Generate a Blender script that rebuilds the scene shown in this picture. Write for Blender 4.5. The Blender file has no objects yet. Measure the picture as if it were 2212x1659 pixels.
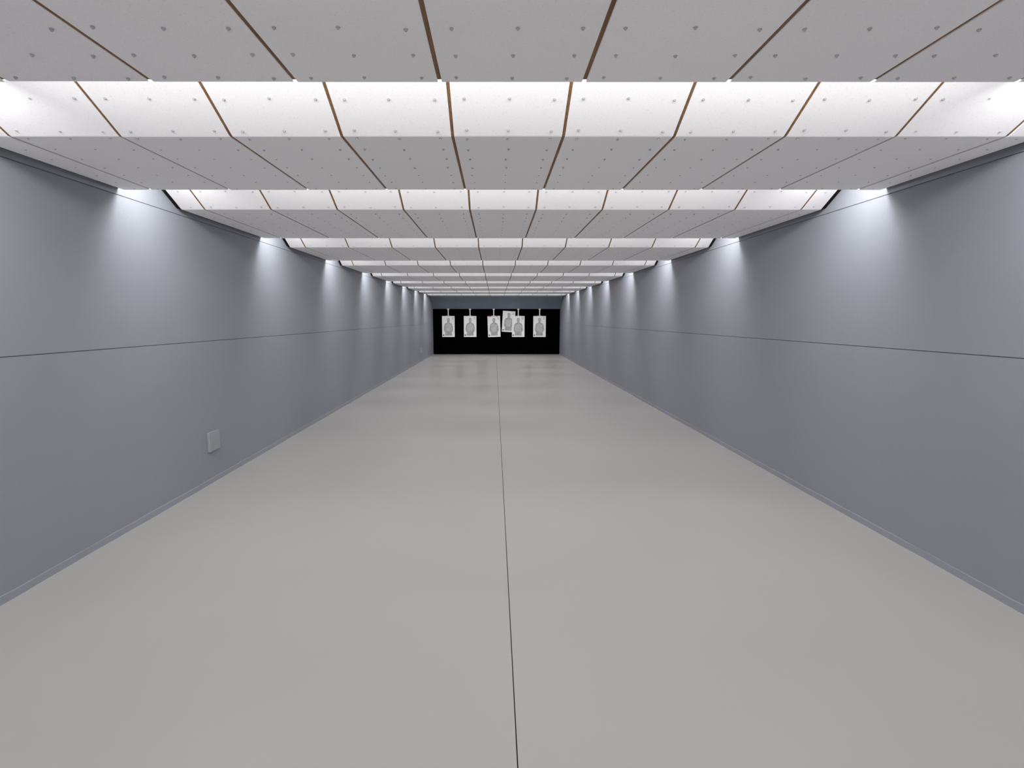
import bpy, bmesh, math, random
from mathutils import Vector, Matrix, Euler
random.seed(7)
scene = bpy.context.scene
COL = scene.collection
try:
    scene.view_settings.view_transform = 'Standard'
    scene.view_settings.look = 'None'
    scene.view_settings.gamma = 1.2
except Exception:
    pass

# ------------------------------------------------------------------ dimensions (metres)
CAM_Z = 1.654
XL, XR = -2.885, 2.99
Y0, Y1 = -3.2, 24.45
CEIL = CAM_Z + 0.977          # underside of the flat baffle boards
DECK = CEIL + 0.62            # structural deck above
S = 0.6                       # board module
SEAM0 = -0.231
SLOPE = 0.562                 # rise/run of the tilted boards

# ------------------------------------------------------------------ materials
def new_mat(name):
    m = bpy.data.materials.new(name); m.use_nodes = True
    nt = m.node_tree
    b = nt.nodes['Principled BSDF']
    return m, nt, b

def mat_simple(name, col, rough=0.6, spec=0.4, metal=0.0, var=0.06, nscale=3.0, bump=0.0, bscale=60.0, detail=4.0):
    m, nt, b = new_mat(name)
    b.inputs['Roughness'].default_value = rough
    b.inputs['Specular IOR Level'].default_value = spec
    b.inputs['Metallic'].default_value = metal
    geo = nt.nodes.new('ShaderNodeNewGeometry')
    n = nt.nodes.new('ShaderNodeTexNoise'); n.inputs['Scale'].default_value = nscale; n.inputs['Detail'].default_value = detail
    nt.links.new(geo.outputs['Position'], n.inputs['Vector'])
    r = nt.nodes.new('ShaderNodeValToRGB')
    r.color_ramp.elements[0].position = 0.3; r.color_ramp.elements[1].position = 0.7
    r.color_ramp.elements[0].color = tuple(c*(1-var) for c in col)+(1,)
    r.color_ramp.elements[1].color = tuple(min(1, c*(1+var)) for c in col)+(1,)
    nt.links.new(n.outputs['Fac'], r.inputs['Fac'])
    nt.links.new(r.outputs['Color'], b.inputs['Base Color'])
    if bump > 0:
        n2 = nt.nodes.new('ShaderNodeTexNoise'); n2.inputs['Scale'].default_value = bscale; n2.inputs['Detail'].default_value = 5
        nt.links.new(geo.outputs['Position'], n2.inputs['Vector'])
        bp = nt.nodes.new('ShaderNodeBump'); bp.inputs['Strength'].default_value = bump; bp.inputs['Distance'].default_value = 0.01
        nt.links.new(n2.outputs['Fac'], bp.inputs['Height'])
        nt.links.new(bp.outputs['Normal'], b.inputs['Normal'])
    return m

M_WALL = mat_simple('painted_wall', (0.208, 0.223, 0.257), 0.5, 0.35, var=0.03, nscale=1.2, bump=0.12, bscale=45)
M_BLUE = mat_simple('blue_painted_steel', (0.15, 0.185, 0.235), 0.5, 0.3, var=0.06, nscale=2)
M_BLACK = mat_simple('black_rubber', (0.0004, 0.0004, 0.0004), 0.95, 0.0, var=0.3)
M_DARK = mat_simple('black_rail', (0.004, 0.004, 0.005), 0.8, 0.1, var=0.2)  # near-black: shade painted on the wall gap strips, also the end wall colour
M_DECK = mat_simple('dark_deck', (0.05, 0.045, 0.04), 0.9, 0.1, var=0.2)
M_SCREW = mat_simple('zinc_screw', (0.42, 0.42, 0.43), 0.5, 0.5, metal=0.2, var=0.1, nscale=20)
M_BOX = mat_simple('grey_plastic_box', (0.25, 0.26, 0.285), 0.45, 0.4, var=0.02)
M_PAPER = mat_simple('target_paper', (0.92, 0.92, 0.92), 0.8, 0.2, var=0.01)
M_PRINT = mat_simple('grey_print', (0.37, 0.375, 0.385), 0.8, 0.1, var=0.25, nscale=9)
M_PRINTL = mat_simple('light_print', (0.50, 0.50, 0.51), 0.8, 0.1, var=0.12, nscale=9)
M_INK = mat_simple('black_ink', (0.05, 0.05, 0.05), 0.8, 0.1)
M_RED = mat_simple('red_tape', (0.45, 0.12, 0.09), 0.6, 0.2)
M_HANG = mat_simple('white_hanger', (0.75, 0.75, 0.75), 0.5, 0.3, var=0.02)
M_GROOVE = mat_simple('joint_filler', (0.012, 0.012, 0.013), 0.9, 0.1)

# acoustic board : off-white mineral board with fine faint flecks
def mat_board():
    m, nt, b = new_mat('acoustic_board')
    b.inputs['Roughness'].default_value = 0.85
    b.inputs['Specular IOR Level'].default_value = 0.2
    geo = nt.nodes.new('ShaderNodeNewGeometry')
    info = nt.nodes.new('ShaderNodeObjectInfo')
    n = nt.nodes.new('ShaderNodeTexNoise'); n.inputs['Scale'].default_value = 130; n.inputs['Detail'].default_value = 3
    nt.links.new(geo.outputs['Position'], n.inputs['Vector'])
    r = nt.nodes.new('ShaderNodeValToRGB')
    e = r.color_ramp.elements
    e[0].position = 0.28; e[0].color = (0.77, 0.757, 0.775, 1)
    e[1].position = 0.42; e[1].color = (0.900, 0.885, 0.905, 1)
    nt.links.new(n.outputs['Fac'], r.inputs['Fac'])
    mul = nt.nodes.new('ShaderNodeMath'); mul.operation = 'MULTIPLY_ADD'
    mul.inputs[1].default_value = 0.05; mul.inputs[2].default_value = 0.96
    nt.links.new(info.outputs['Random'], mul.inputs[0])
    mx = nt.nodes.new('ShaderNodeVectorMath'); mx.operation = 'SCALE'
    nt.links.new(r.outputs['Color'], mx.inputs[0]); nt.links.new(mul.outputs[0], mx.inputs['Scale'])
    nt.links.new(mx.outputs[0], b.inputs['Base Color'])
    bp = nt.nodes.new('ShaderNodeBump'); bp.inputs['Strength'].default_value = 0.1; bp.inputs['Distance'].default_value = 0.002
    nt.links.new(n.outputs['Fac'], bp.inputs['Height']); nt.links.new(bp.outputs['Normal'], b.inputs['Normal'])
    return m
M_BOARD = mat_board()

def mat_wood():
    m, nt, b = new_mat('brown_batten')
    b.inputs['Roughness'].default_value = 0.7
    geo = nt.nodes.new('ShaderNodeNewGeometry')
    mp = nt.nodes.new('ShaderNodeMapping'); mp.inputs['Scale'].default_value = (30, 2, 30)
    n = nt.nodes.new('ShaderNodeTexNoise'); n.inputs['Scale'].default_value = 3; n.inputs['Detail'].default_value = 6
    nt.links.new(geo.outputs['Position'], mp.inputs['Vector']); nt.links.new(mp.outputs[0], n.inputs['Vector'])
    r = nt.nodes.new('ShaderNodeValToRGB')
    r.color_ramp.elements[0].position = 0.3; r.color_ramp.elements[0].color = (0.09, 0.038, 0.010, 1)
    r.color_ramp.elements[1].position = 0.7; r.color_ramp.elements[1].color = (0.21, 0.10, 0.028, 1)
    nt.links.new(n.outputs['Fac'], r.inputs['Fac']); nt.links.new(r.outputs['Color'], b.inputs['Base Color'])
    return m
M_WOOD = mat_wood()

def mat_floor():
    m, nt, b = new_mat('painted_concrete_floor')
    b.inputs['Specular IOR Level'].default_value = 0.45
    geo = nt.nodes.new('ShaderNodeNewGeometry')
    n = nt.nodes.new('ShaderNodeTexNoise'); n.inputs['Scale'].default_value = 0.7; n.inputs['Detail'].default_value = 2
    nt.links.new(geo.outputs['Position'], n.inputs['Vector'])
    r = nt.nodes.new('ShaderNodeValToRGB')
    r.color_ramp.elements[0].position = 0.3; r.color_ramp.elements[0].color = (0.338, 0.327, 0.315, 1)
    r.color_ramp.elements[1].position = 0.7; r.color_ramp.elements[1].color = (0.365, 0.353, 0.341, 1)
    nt.links.new(n.outputs['Fac'], r.inputs['Fac'])
    v = nt.nodes.new('ShaderNodeTexVoronoi'); v.inputs['Scale'].default_value = 1.1
    nt.links.new(geo.outputs['Position'], v.inputs['Vector'])
    lt = nt.nodes.new('ShaderNodeMath'); lt.operation = 'LESS_THAN'; lt.inputs[1].default_value = 0.010
    nt.links.new(v.outputs['Distance'], lt.inputs[0])
    mix = nt.nodes.new('ShaderNodeMixRGB'); mix.inputs[2].default_value = (0.10, 0.095, 0.09, 1)
    nt.links.new(lt.outputs[0], mix.inputs[0]); nt.links.new(r.outputs['Color'], mix.inputs[1])
    nt.links.new(mix.outputs[0], b.inputs['Base Color'])
    r2 = nt.nodes.new('ShaderNodeMapRange'); r2.inputs['To Min'].default_value = 0.28; r2.inputs['To Max'].default_value = 0.36
    r2.inputs['From Min'].default_value = 0.25; r2.inputs['From Max'].default_value = 0.75
    nt.links.new(n.outputs['Fac'], r2.inputs['Value']); nt.links.new(r2.outputs[0], b.inputs['Roughness'])
    n2 = nt.nodes.new('ShaderNodeTexNoise'); n2.inputs['Scale'].default_value = 5; n2.inputs['Detail'].default_value = 2
    nt.links.new(geo.outputs['Position'], n2.inputs['Vector'])
    bp = nt.nodes.new('ShaderNodeBump'); bp.inputs['Strength'].default_value = 0.03; bp.inputs['Distance'].default_value = 0.01
    nt.links.new(n2.outputs['Fac'], bp.inputs['Height']); nt.links.new(bp.outputs['Normal'], b.inputs['Normal'])
    return m
M_FLOOR = mat_floor()

# ------------------------------------------------------------------ helpers
def link(name, mesh, mat=None, parent=None, loc=(0,0,0), rot=(0,0,0)):
    o = bpy.data.objects.new(name, mesh)
    COL.objects.link(o)
    if mat is not None and mesh is not None and len(mesh.materials) == 0:
        mesh.materials.append(mat)
    if parent is not None:
        o.parent = parent
    o.location = loc; o.rotation_euler = rot
    return o

def box_mesh(name, x0, x1, y0, y1, z0, z1, bevel=0.0, segs=2):
    bm = bmesh.new()
    bmesh.ops.create_cube(bm, size=1.0)
    for v in bm.verts:
        v.co = Vector((x0 + (v.co.x+0.5)*(x1-x0), y0 + (v.co.y+0.5)*(y1-y0), z0 + (v.co.z+0.5)*(z1-z0)))
    if bevel > 0:
        bmesh.ops.bevel(bm, geom=bm.edges[:], offset=bevel, segments=segs, affect='EDGES', profile=0.5)
    me = bpy.data.meshes.new(name); bm.to_mesh(me); bm.free()
    return me

def extrude_profile(name, pts, a, b, axis='Y'):
    bm = bmesh.new()
    if axis == 'Y':
        A = [bm.verts.new((p, a, q)) for p, q in pts]; B = [bm.verts.new((p, b, q)) for p, q in pts]
    else:
        A = [bm.verts.new((a, p, q)) for p, q in pts]; B = [bm.verts.new((b, p, q)) for p, q in pts]
    n = len(pts)
    bm.faces.new(A); bm.faces.new(B[::-1])
    for i in range(n):
        bm.faces.new((A[i], A[(i+1) % n], B[(i+1) % n], B[i]))
    bmesh.ops.recalc_face_normals(bm, faces=bm.faces[:])
    me = bpy.data.meshes.new(name); bm.to_mesh(me); bm.free()
    return me

def structure(o, label=None):
    o['kind'] = 'structure'
    if label:
        o['label'] = label; o['category'] = o.name.split('_')[0]
    return o

# ------------------------------------------------------------------ room shell
def wall_profile(x, sgn):
    o = x - sgn*0.16
    j = 1.429; t = 2.592
    lip = sgn*0.004
    return [(o, -0.1), (x+lip, -0.1), (x+lip, j-0.003), (x-sgn*0.012, j-0.003), (x-sgn*0.012, j+0.003), (x, j+0.003),
            (x, t-0.003), (x-sgn*0.010, t-0.003), (x-sgn*0.010, t+0.003), (x, t+0.003), (x, DECK+0.1), (o, DECK+0.1)]
structure(link('wall_left', extrude_profile('wall_left', wall_profile(XL, 1), Y0, Y1), M_WALL), 'smooth blue-grey painted side wall with a horizontal joint')
structure(link('wall_right', extrude_profile('wall_right', wall_profile(XR, -1), Y0, Y1), M_WALL), 'smooth blue-grey painted side wall with a horizontal joint')
structure(link('wall_far', box_mesh('wall_far', XL-0.16, XR+0.16, Y1, Y1+0.15, -0.1, DECK+0.1), M_DARK), 'dark end wall behind the backstop curtain')
structure(link('wall_back', box_mesh('wall_back', XL-0.16, XR+0.16, Y0-0.15, Y0, -0.1, DECK+0.1), M_WALL), 'blue-grey painted wall behind the firing line')
structure(link('ceiling', box_mesh('ceiling', XL-0.01, XR+0.01, Y0, Y1, DECK, DECK+0.1), M_DECK), 'dark structural deck above the acoustic baffles')

def floor_mesh():
    bm = bmesh.new()
    def slab(pts, z=0.0):
        vs = [bm.verts.new((x, y, z)) for x, y in pts]; bm.faces.new(vs)
    xa, xb = 0.083, 0.043
    w = 0.0022
    def jx(y): return xa + (xb-xa)*(y-1.9)/(Y1-1.9)
    r0, r1 = Y0, Y1
    slab([(XL-0.02, r0), (jx(r0)-w, r0), (jx(r1)-w*1.6, r1), (XL-0.02, r1)])
    slab([(jx(r0)+w, r0), (XR+0.02, r0), (XR+0.02, r1), (jx(r1)+w*1.6, r1)])
    slab([(jx(r0)-w, r0), (jx(r0)+w, r0), (jx(r1)+w*1.6, r1), (jx(r1)-w*1.6, r1)], -0.006)
    for f in bm.faces:
        f.normal_update()
        if f.normal.z < 0: f.normal_flip()
    me = bpy.data.meshes.new('floor'); bm.to_mesh(me); bm.free()
    me.materials.append(M_FLOOR); me.materials.append(M_GROOVE)
    me.polygons[2].material_index = 1
    return me
structure(link('floor', floor_mesh()), 'smooth warm grey painted concrete floor with a centre joint')

def skirting(name, x, sgn):
    bm = bmesh.new()
    prev = None; n = 220
    for i in range(n+1):
        y = Y0 + (Y1-Y0)*i/n
        d = 0.007 + 0.005*math.sin(y*2.3) * math.sin(y*0.9+1) + random.uniform(-0.002, 0.002)
        h = 0.045 + random.uniform(-0.003, 0.003)
        ring = [bm.verts.new((x-sgn*0.001, y, -0.001)), bm.verts.new((x+sgn*(d+0.006), y, -0.001)), bm.verts.new((x+sgn*d, y, h)), bm.verts.new((x-sgn*0.001, y, h+0.004))]
        if prev:
            for k in range(3):
                bm.faces.new((prev[k], prev[k+1], ring[k+1], ring[k]))
        prev = ring
    bmesh.ops.recalc_face_normals(bm, faces=bm.faces[:])
    me = bpy.data.meshes.new(name); bm.to_mesh(me); bm.free()
    return structure(link(name, me, M_WALL), 'low blue-grey sealed skirting along the wall foot')
skirting('baseboard_left', XL+0.004, 1)
skirting('baseboard_right', XR-0.004, -1)

# ------------------------------------------------------------------ ceiling baffles
edges = [-1.9, 0.45, 2.30, 4.122, 6.55, 9.02, 11.47, 13.92, 16.37, 18.82, 21.27, 23.10]
knees = [None, -1.15, 1.12, 2.952, 4.854, 7.36, 9.82, 12.26, 14.70, 17.14, 19.58, 22.02]
seams = [SEAM0 + S*k for k in range(-4, 6)]
bx = [XL+0.035] + seams + [XR-0.035]
GAP = 0.017

def screw_mesh():
    bm = bmesh.new()
    bmesh.ops.create_cone(bm, cap_ends=True, segments=10, radius1=0.0075, radius2=0.0075, depth=0.002, matrix=Matrix.Translation((0, 0, -0.001)))
    bmesh.ops.create_cone(bm, cap_ends=True, segments=8, radius1=0.004, radius2=0.005, depth=0.005, matrix=Matrix.Translation((0, 0, -0.0045)))
    me = bpy.data.meshes.new('screw'); bm.to_mesh(me); bm.free(); me.materials.append(M_SCREW)
    return me
SCREW = screw_mesh()

board_cache = {}
def board(name, w, l):
    key = (round(w, 4), round(l, 4))
    if key not in board_cache:
        me = box_mesh('board', -w/2, w/2, 0, l, 0, 0.018, bevel=0.0015, segs=1)
        me.materials.append(M_BOARD)
        board_cache[key] = me
    return board_cache[key]

def baffle(idx, edge, knee, prev_edge):
    flat = edge - knee
    ang = math.atan(SLOPE)
    run = knee - prev_edge + 0.0
    tl = run/math.cos(ang)
    root = bpy.data.objects.new('ceiling_baffle', None); COL.objects.link(root)
    root.location = (0, knee, CEIL)
    root.empty_display_size = 0.2
    root['label'] = 'folded off-white acoustic ceiling baffle with brown seams and screws'
    root['category'] = 'ceiling baffle'
    root['group'] = 'ceiling baffles along the shooting range'
    for i in range(len(bx)-1):
        x0, x1 = bx[i], bx[i+1]
        w = (x1-x0) - GAP
        if w < 0.03: continue
        xc = (x0+x1)/2
        jz = random.uniform(-0.0015, 0.0015); jy = random.uniform(-0.004, 0.004)
        link('flat_board', board('b', w, flat), None, root, (xc, jy*0.3, jz), (random.uniform(-0.0008, 0.0008), 0, 0))
        link('tilted_board', board('b', w, tl), None, root, (xc, -0.002, jz+0.001), (ang, 0, math.pi))
    hw = GAP/2 + 0.001
    for s in seams:
        link('wooden_batten', box_mesh('batten', -hw, hw, 0.0, flat-0.012, 0, 0.045, 0.001, 1), M_WOOD, root, (s, 0, 0.005))
        link('wooden_batten', box_mesh('batten', -hw, hw, 0.004, tl-0.01, 0, 0.045, 0.001, 1), M_WOOD, root, (s, -0.002, 0.006), (ang, 0, math.pi))
    for x0, x1 in ((XL+0.001, XL+0.036), (XR-0.036, XR-0.001)):  # near-black strips added to draw the shade between board ends and walls
        h = 0.03
        prof = [(0-run, run*SLOPE+0.012), (0, 0.012), (flat, 0.012), (flat, 0.012+h), (0, 0.012+h), (-run, run*SLOPE+0.012+h)]
        link('side_rail', extrude_profile('rail', prof, x0, x1, 'X'), M_DARK, root)
    pos = []
    for i in range(len(bx)-1):
        x0, x1 = bx[i], bx[i+1]
        cols = [0.077, 0.302, 0.527] if (x1-x0) > 0.4 else [(x1-x0)/2]
        for c in cols:
            y = flat - 0.04
            while y > 0.02:
                pos.append((x0+c+random.uniform(-0.006, 0.006), y+random.uniform(-0.008, 0.008), -0.001, False)); y -= 0.183
            for u in (0.034, 0.2, 0.37, 0.54):
                if u < run-0.03:
                    pos.append((x0+c+random.uniform(-0.006, 0.006), -u+random.uniform(-0.006, 0.006), None, True))
    full = []
    for x, y, z, t in pos:
        if t:
            z = -y*SLOPE - 0.001
        full.append((x, y, z, t))
    rest = full
    if idx in (2, 3, 4):
        def key(p):
            Y = p[1]+knee
            Z = p[2]+0.977
            if Y < 0.3: return 1e6
            px = p[0]/Y; py = Z/Y
            if abs(px) > 1.0 or py > 0.56: return 1e5
            if p[3] and p[1] < -0.35: return 1e4
            return Y*Y + p[0]**2
        full.sort(key=key)
        for x, y, z, t in full[:100]:
            link('screw', SCREW, None, root, (x, y, z), (-ang if t else 0, 0, 0))
        rest = full[100:]
    bm = bmesh.new()
    for x, y, z, t in rest:
        M = Matrix.Translation((x, y, z)) @ (Matrix.Rotation(-ang if t else 0, 4, 'X')) @ Matrix.Translation((0, 0, -0.0015))
        bmesh.ops.create_cone(bm, cap_ends=True, segments=6, radius1=0.005, radius2=0.006, depth=0.003, matrix=M)
    me = bpy.data.meshes.new('screws'); bm.to_mesh(me); bm.free()
    o = link('screws', me, M_SCREW, root); o['kind'] = 'stuff'
    return root

for i in range(1, len(edges)):
    baffle(i, edges[i], knees[i], edges[i-1])

# ------------------------------------------------------------------ luminaires hidden above every slot
def area(name, x, y, z, sx, sy, power, rx, ry=0.0):
    L = bpy.data.lights.new(name, 'AREA')
    L.shape = 'RECTANGLE'; L.size = sx; L.size_y = sy
    L.energy = power; L.color = (1.0, 0.985, 0.975)
    o = bpy.data.objects.new(name, L); COL.objects.link(o)
    o.location = (x, y, z)
    o.rotation_euler = (rx, ry, 0)
    return o
for i, e in enumerate(edges[:-1]):
    area('strip_light', (XL+XR)/2, e+0.045, CEIL+0.14, XR-XL-1.1, 0.13, 36 if i < len(edges)-2 else 50, math.radians(28))
    # separate end lamps beside the walls
    area('end_lamp', XL+0.40, e+0.10, CEIL+0.17, 0.34, 0.12, 10.5, math.radians(12), math.radians(30))
    area('end_lamp', XR-0.40, e+0.10, CEIL+0.17, 0.34, 0.12, 10.5, math.radians(12), math.radians(-30))
# unseen fill light added behind the camera to lift the flat boards
L = bpy.data.lights.new('added_fill_light', 'AREA'); L.shape = 'RECTANGLE'; L.size = 4.5; L.size_y = 0.9; L.energy = 50; L.color = (1, 0.985, 0.98)
o = bpy.data.objects.new('added_fill_light', L); COL.objects.link(o)
o.location = (0.05, -3.0, 0.75); o.rotation_euler = (math.radians(90+28), 0, 0)

# ------------------------------------------------------------------ far end: sloped deflector and black curtain
YC = 24.15
prof = [(23.13, CEIL+0.02), (24.08, 2.09), (24.12, 2.09), (24.12, CEIL+0.30), (23.13, CEIL+0.30)]
d = link('deflector_panel', extrude_profile('deflector', prof, XL+0.006, XR-0.006, 'X'), M_BLUE)
d['label'] = 'sloping blue-grey deflector panel above the black backstop'; d['category'] = 'deflector'

def curtain():
    bm = bmesh.new()
    n = 240; rows = 8
    g = []
    for j in range(rows+1):
        z = 0.003 + (2.10-0.003)*j/rows
        r = []
        for i in range(n+1):
            x = XL+0.01 + (XR-XL-0.02)*i/n
            r.append(bm.verts.new((x, YC + 0.02*math.sin(i*0.75) * (1-0.5*j/rows), z)))
        g.append(r)
    for j in range(rows):
        for i in range(n):
            bm.faces.new((g[j][i], g[j][i+1], g[j+1][i+1], g[j+1][i]))
    me = bpy.data.meshes.new('curtain'); bm.to_mesh(me); bm.free()
    for p in me.polygons: p.use_smooth = True
    return me
c = link('backstop_curtain', curtain(), M_BLACK)
c['label'] = 'black rubber backstop curtain across the end of the range'; c['category'] = 'curtain'

# ------------------------------------------------------------------ paper targets
def poly_mesh(name, pts, th=0.0015):
    bm = bmesh.new()
    vs = [bm.verts.new((x, 0, z)) for x, z in pts]
    f = bm.faces.new(vs)
    r = bmesh.ops.extrude_face_region(bm, geom=[f])
    for v in [e for e in r['geom'] if isinstance(e, bmesh.types.BMVert)]: v.co.y -= th
    bmesh.ops.recalc_face_normals(bm, faces=bm.faces[:])
    me = bpy.data.meshes.new(name); bm.to_mesh(me); bm.free()
    return me

def silhouette_pts():
    half = [(0.0, -0.085), (0.035, -0.09), (0.06, -0.115), (0.068, -0.16), (0.066, -0.20), (0.052, -0.245), (0.045, -0.275),
            (0.06, -0.30), (0.12, -0.33), (0.165, -0.36), (0.185, -0.42), (0.20, -0.50), (0.212, -0.58), (0.208, -0.65), (0.175, -0.72),
            (0.15, -0.755), (0.155, -0.82), (0.165, -0.895)]
    left = [(-x, z) for x, z in half[1:]][::-1]
    return half + left

def target(x, ztop, y, tilt, with_tape=False, w=0.575, h=0.955, label=None):
    me = box_mesh('paper', -w/2, w/2, -0.001, 0.001, -h, 0)
    root = link('paper_target', me, M_PAPER, None, (x, y, ztop), (0, tilt, 0))
    root['label'] = label; root['category'] = 'paper target'; root['group'] = 'paper targets before the backstop'
    link('printed_figure', poly_mesh('figure', silhouette_pts()), M_PRINT, root, (0, -0.0012, 0))
    face = [(0.040*math.cos(a), -0.175+0.055*math.sin(a)) for a in [k*math.pi/8 for k in range(16)]]
    link('printed_face', poly_mesh('face', face), M_PRINTL, root, (0, -0.0028, 0))
    chest = [(-0.13, -0.39), (-0.02, -0.36), (0.10, -0.375), (0.15, -0.43), (0.13, -0.56), (0.10, -0.70), (-0.09, -0.71), (-0.14, -0.58)]
    link('printed_shirt', poly_mesh('shirt', chest), M_PRINTL, root, (0, -0.0028, 0))
    bm = bmesh.new()
    def bar(x0, x1, z0, z1):
        vs = [bm.verts.new(p) for p in ((x0, 0, z0), (x1, 0, z0), (x1, 0, z1), (x0, 0, z1))]; bm.faces.new(vs)
    bar(-w/2+0.03, -w/2+0.09, -h+0.05, -h+0.11)
    for k in range(4):
        bar(w/2-0.13, w/2-0.04, -0.06-0.03*k, -0.052-0.03*k)
    for k in range(5):
        bar(-w/2+0.02, -w/2+0.032, -0.2-0.12*k, -0.185-0.12*k)
        bar(w/2-0.032, w/2-0.02, -0.25-0.12*k, -0.235-0.12*k)
    mk = bpy.data.meshes.new('marks'); bm.to_mesh(mk); bm.free()
    mo = link('printed_marks', mk, M_INK, root, (0, -0.0022, 0)); mo['kind'] = 'stuff'
    if with_tape:
        link('red_tape', box_mesh('tape', -w/2+0.02, w/2-0.1, -0.004, 0, -0.03, 0.012), M_RED, root, (0, -0.002, 0))
    return root

def hanger(x, y, ztop, zbot):
    Lh = ztop - zbot
    stem = link('target_hanger', box_mesh('stem', -0.022, 0.022, -0.012, 0.012, 0, Lh, 0.004, 2), M_HANG, None, (x, y, zbot))
    stem['label'] = 'short white metal hanger holding a paper target'; stem['category'] = 'hanger'
    stem['group'] = 'target hangers'
    link('mounting_plate', box_mesh('plate', -0.045, 0.045, -0.016, 0.016, Lh-0.05, Lh, 0.004, 2), M_HANG, stem)
    link('clamp', box_mesh('clamp', -0.11, 0.11, -0.016, -0.006, -0.022, 0.012, 0.003, 2), M_HANG, stem)
    link('clamp', box_mesh('clamp', -0.11, 0.11, 0.006, 0.016, -0.022, 0.012, 0.003, 2), M_HANG, stem)
    return stem

k = 0.0213
YT = 24.02
spec = [(968.5, 0.0, False), (1015.5, 0.0, False), (1066.5, -0.03, True), (1119.5, 0.0, False), (1165.5, 0.0, False)]
for px, tilt, tape in spec:
    X = (px-1070)*k
    target(X, 1.765, YT, tilt, tape, label='white paper target with grey human silhouette' + (', tilted, red tape' if tape else ', hanging straight'))
    hanger(X, YT, 2.10, 1.765)
target((1100-1070)*k, 1.99, YT+0.075, 0.06, label='white paper silhouette target pinned askew on the black curtain')

# ------------------------------------------------------------------ junction boxes on the left wall
def jbox(y, z):
    base = link('junction_box', box_mesh('jb', 0, 0.03, -0.095, 0.095, -0.10, 0.10, 0.006, 3), M_BOX, None, (XL+0.0035, y, z))
    base['label'] = 'small square grey junction box low on the wall'; base['category'] = 'junction box'
    base['group'] = 'junction boxes on the wall'
    link('cover_plate', box_mesh('cover', 0.03, 0.036, -0.085, 0.085, -0.09, 0.09, 0.003, 2), M_BOX, base)
    return base
jbox(5.16, 0.42)
jbox(20.1, 0.42)

# ------------------------------------------------------------------ world + camera
w = bpy.data.worlds.new('World'); scene.world = w; w.use_nodes = True
bg = w.node_tree.nodes['Background']; bg.inputs[0].default_value = (0.5, 0.55, 0.65, 1); bg.inputs[1].default_value = 0.05

F = 1120.0
cam = bpy.data.cameras.new('camera'); co = bpy.data.objects.new('camera', cam); COL.objects.link(co)
cam.sensor_fit = 'HORIZONTAL'; cam.sensor_width = 36.0
cam.lens = 36.0*F/2212.0
cam.clip_start = 0.05; cam.clip_end = 100
pitch = math.atan(141.5/F)
co.location = (0, 0, CAM_Z)
co.rotation_euler = (math.pi/2 - pitch, 0, 0)
cam.shift_x = (1106-1070)/2212.0
scene.camera = co
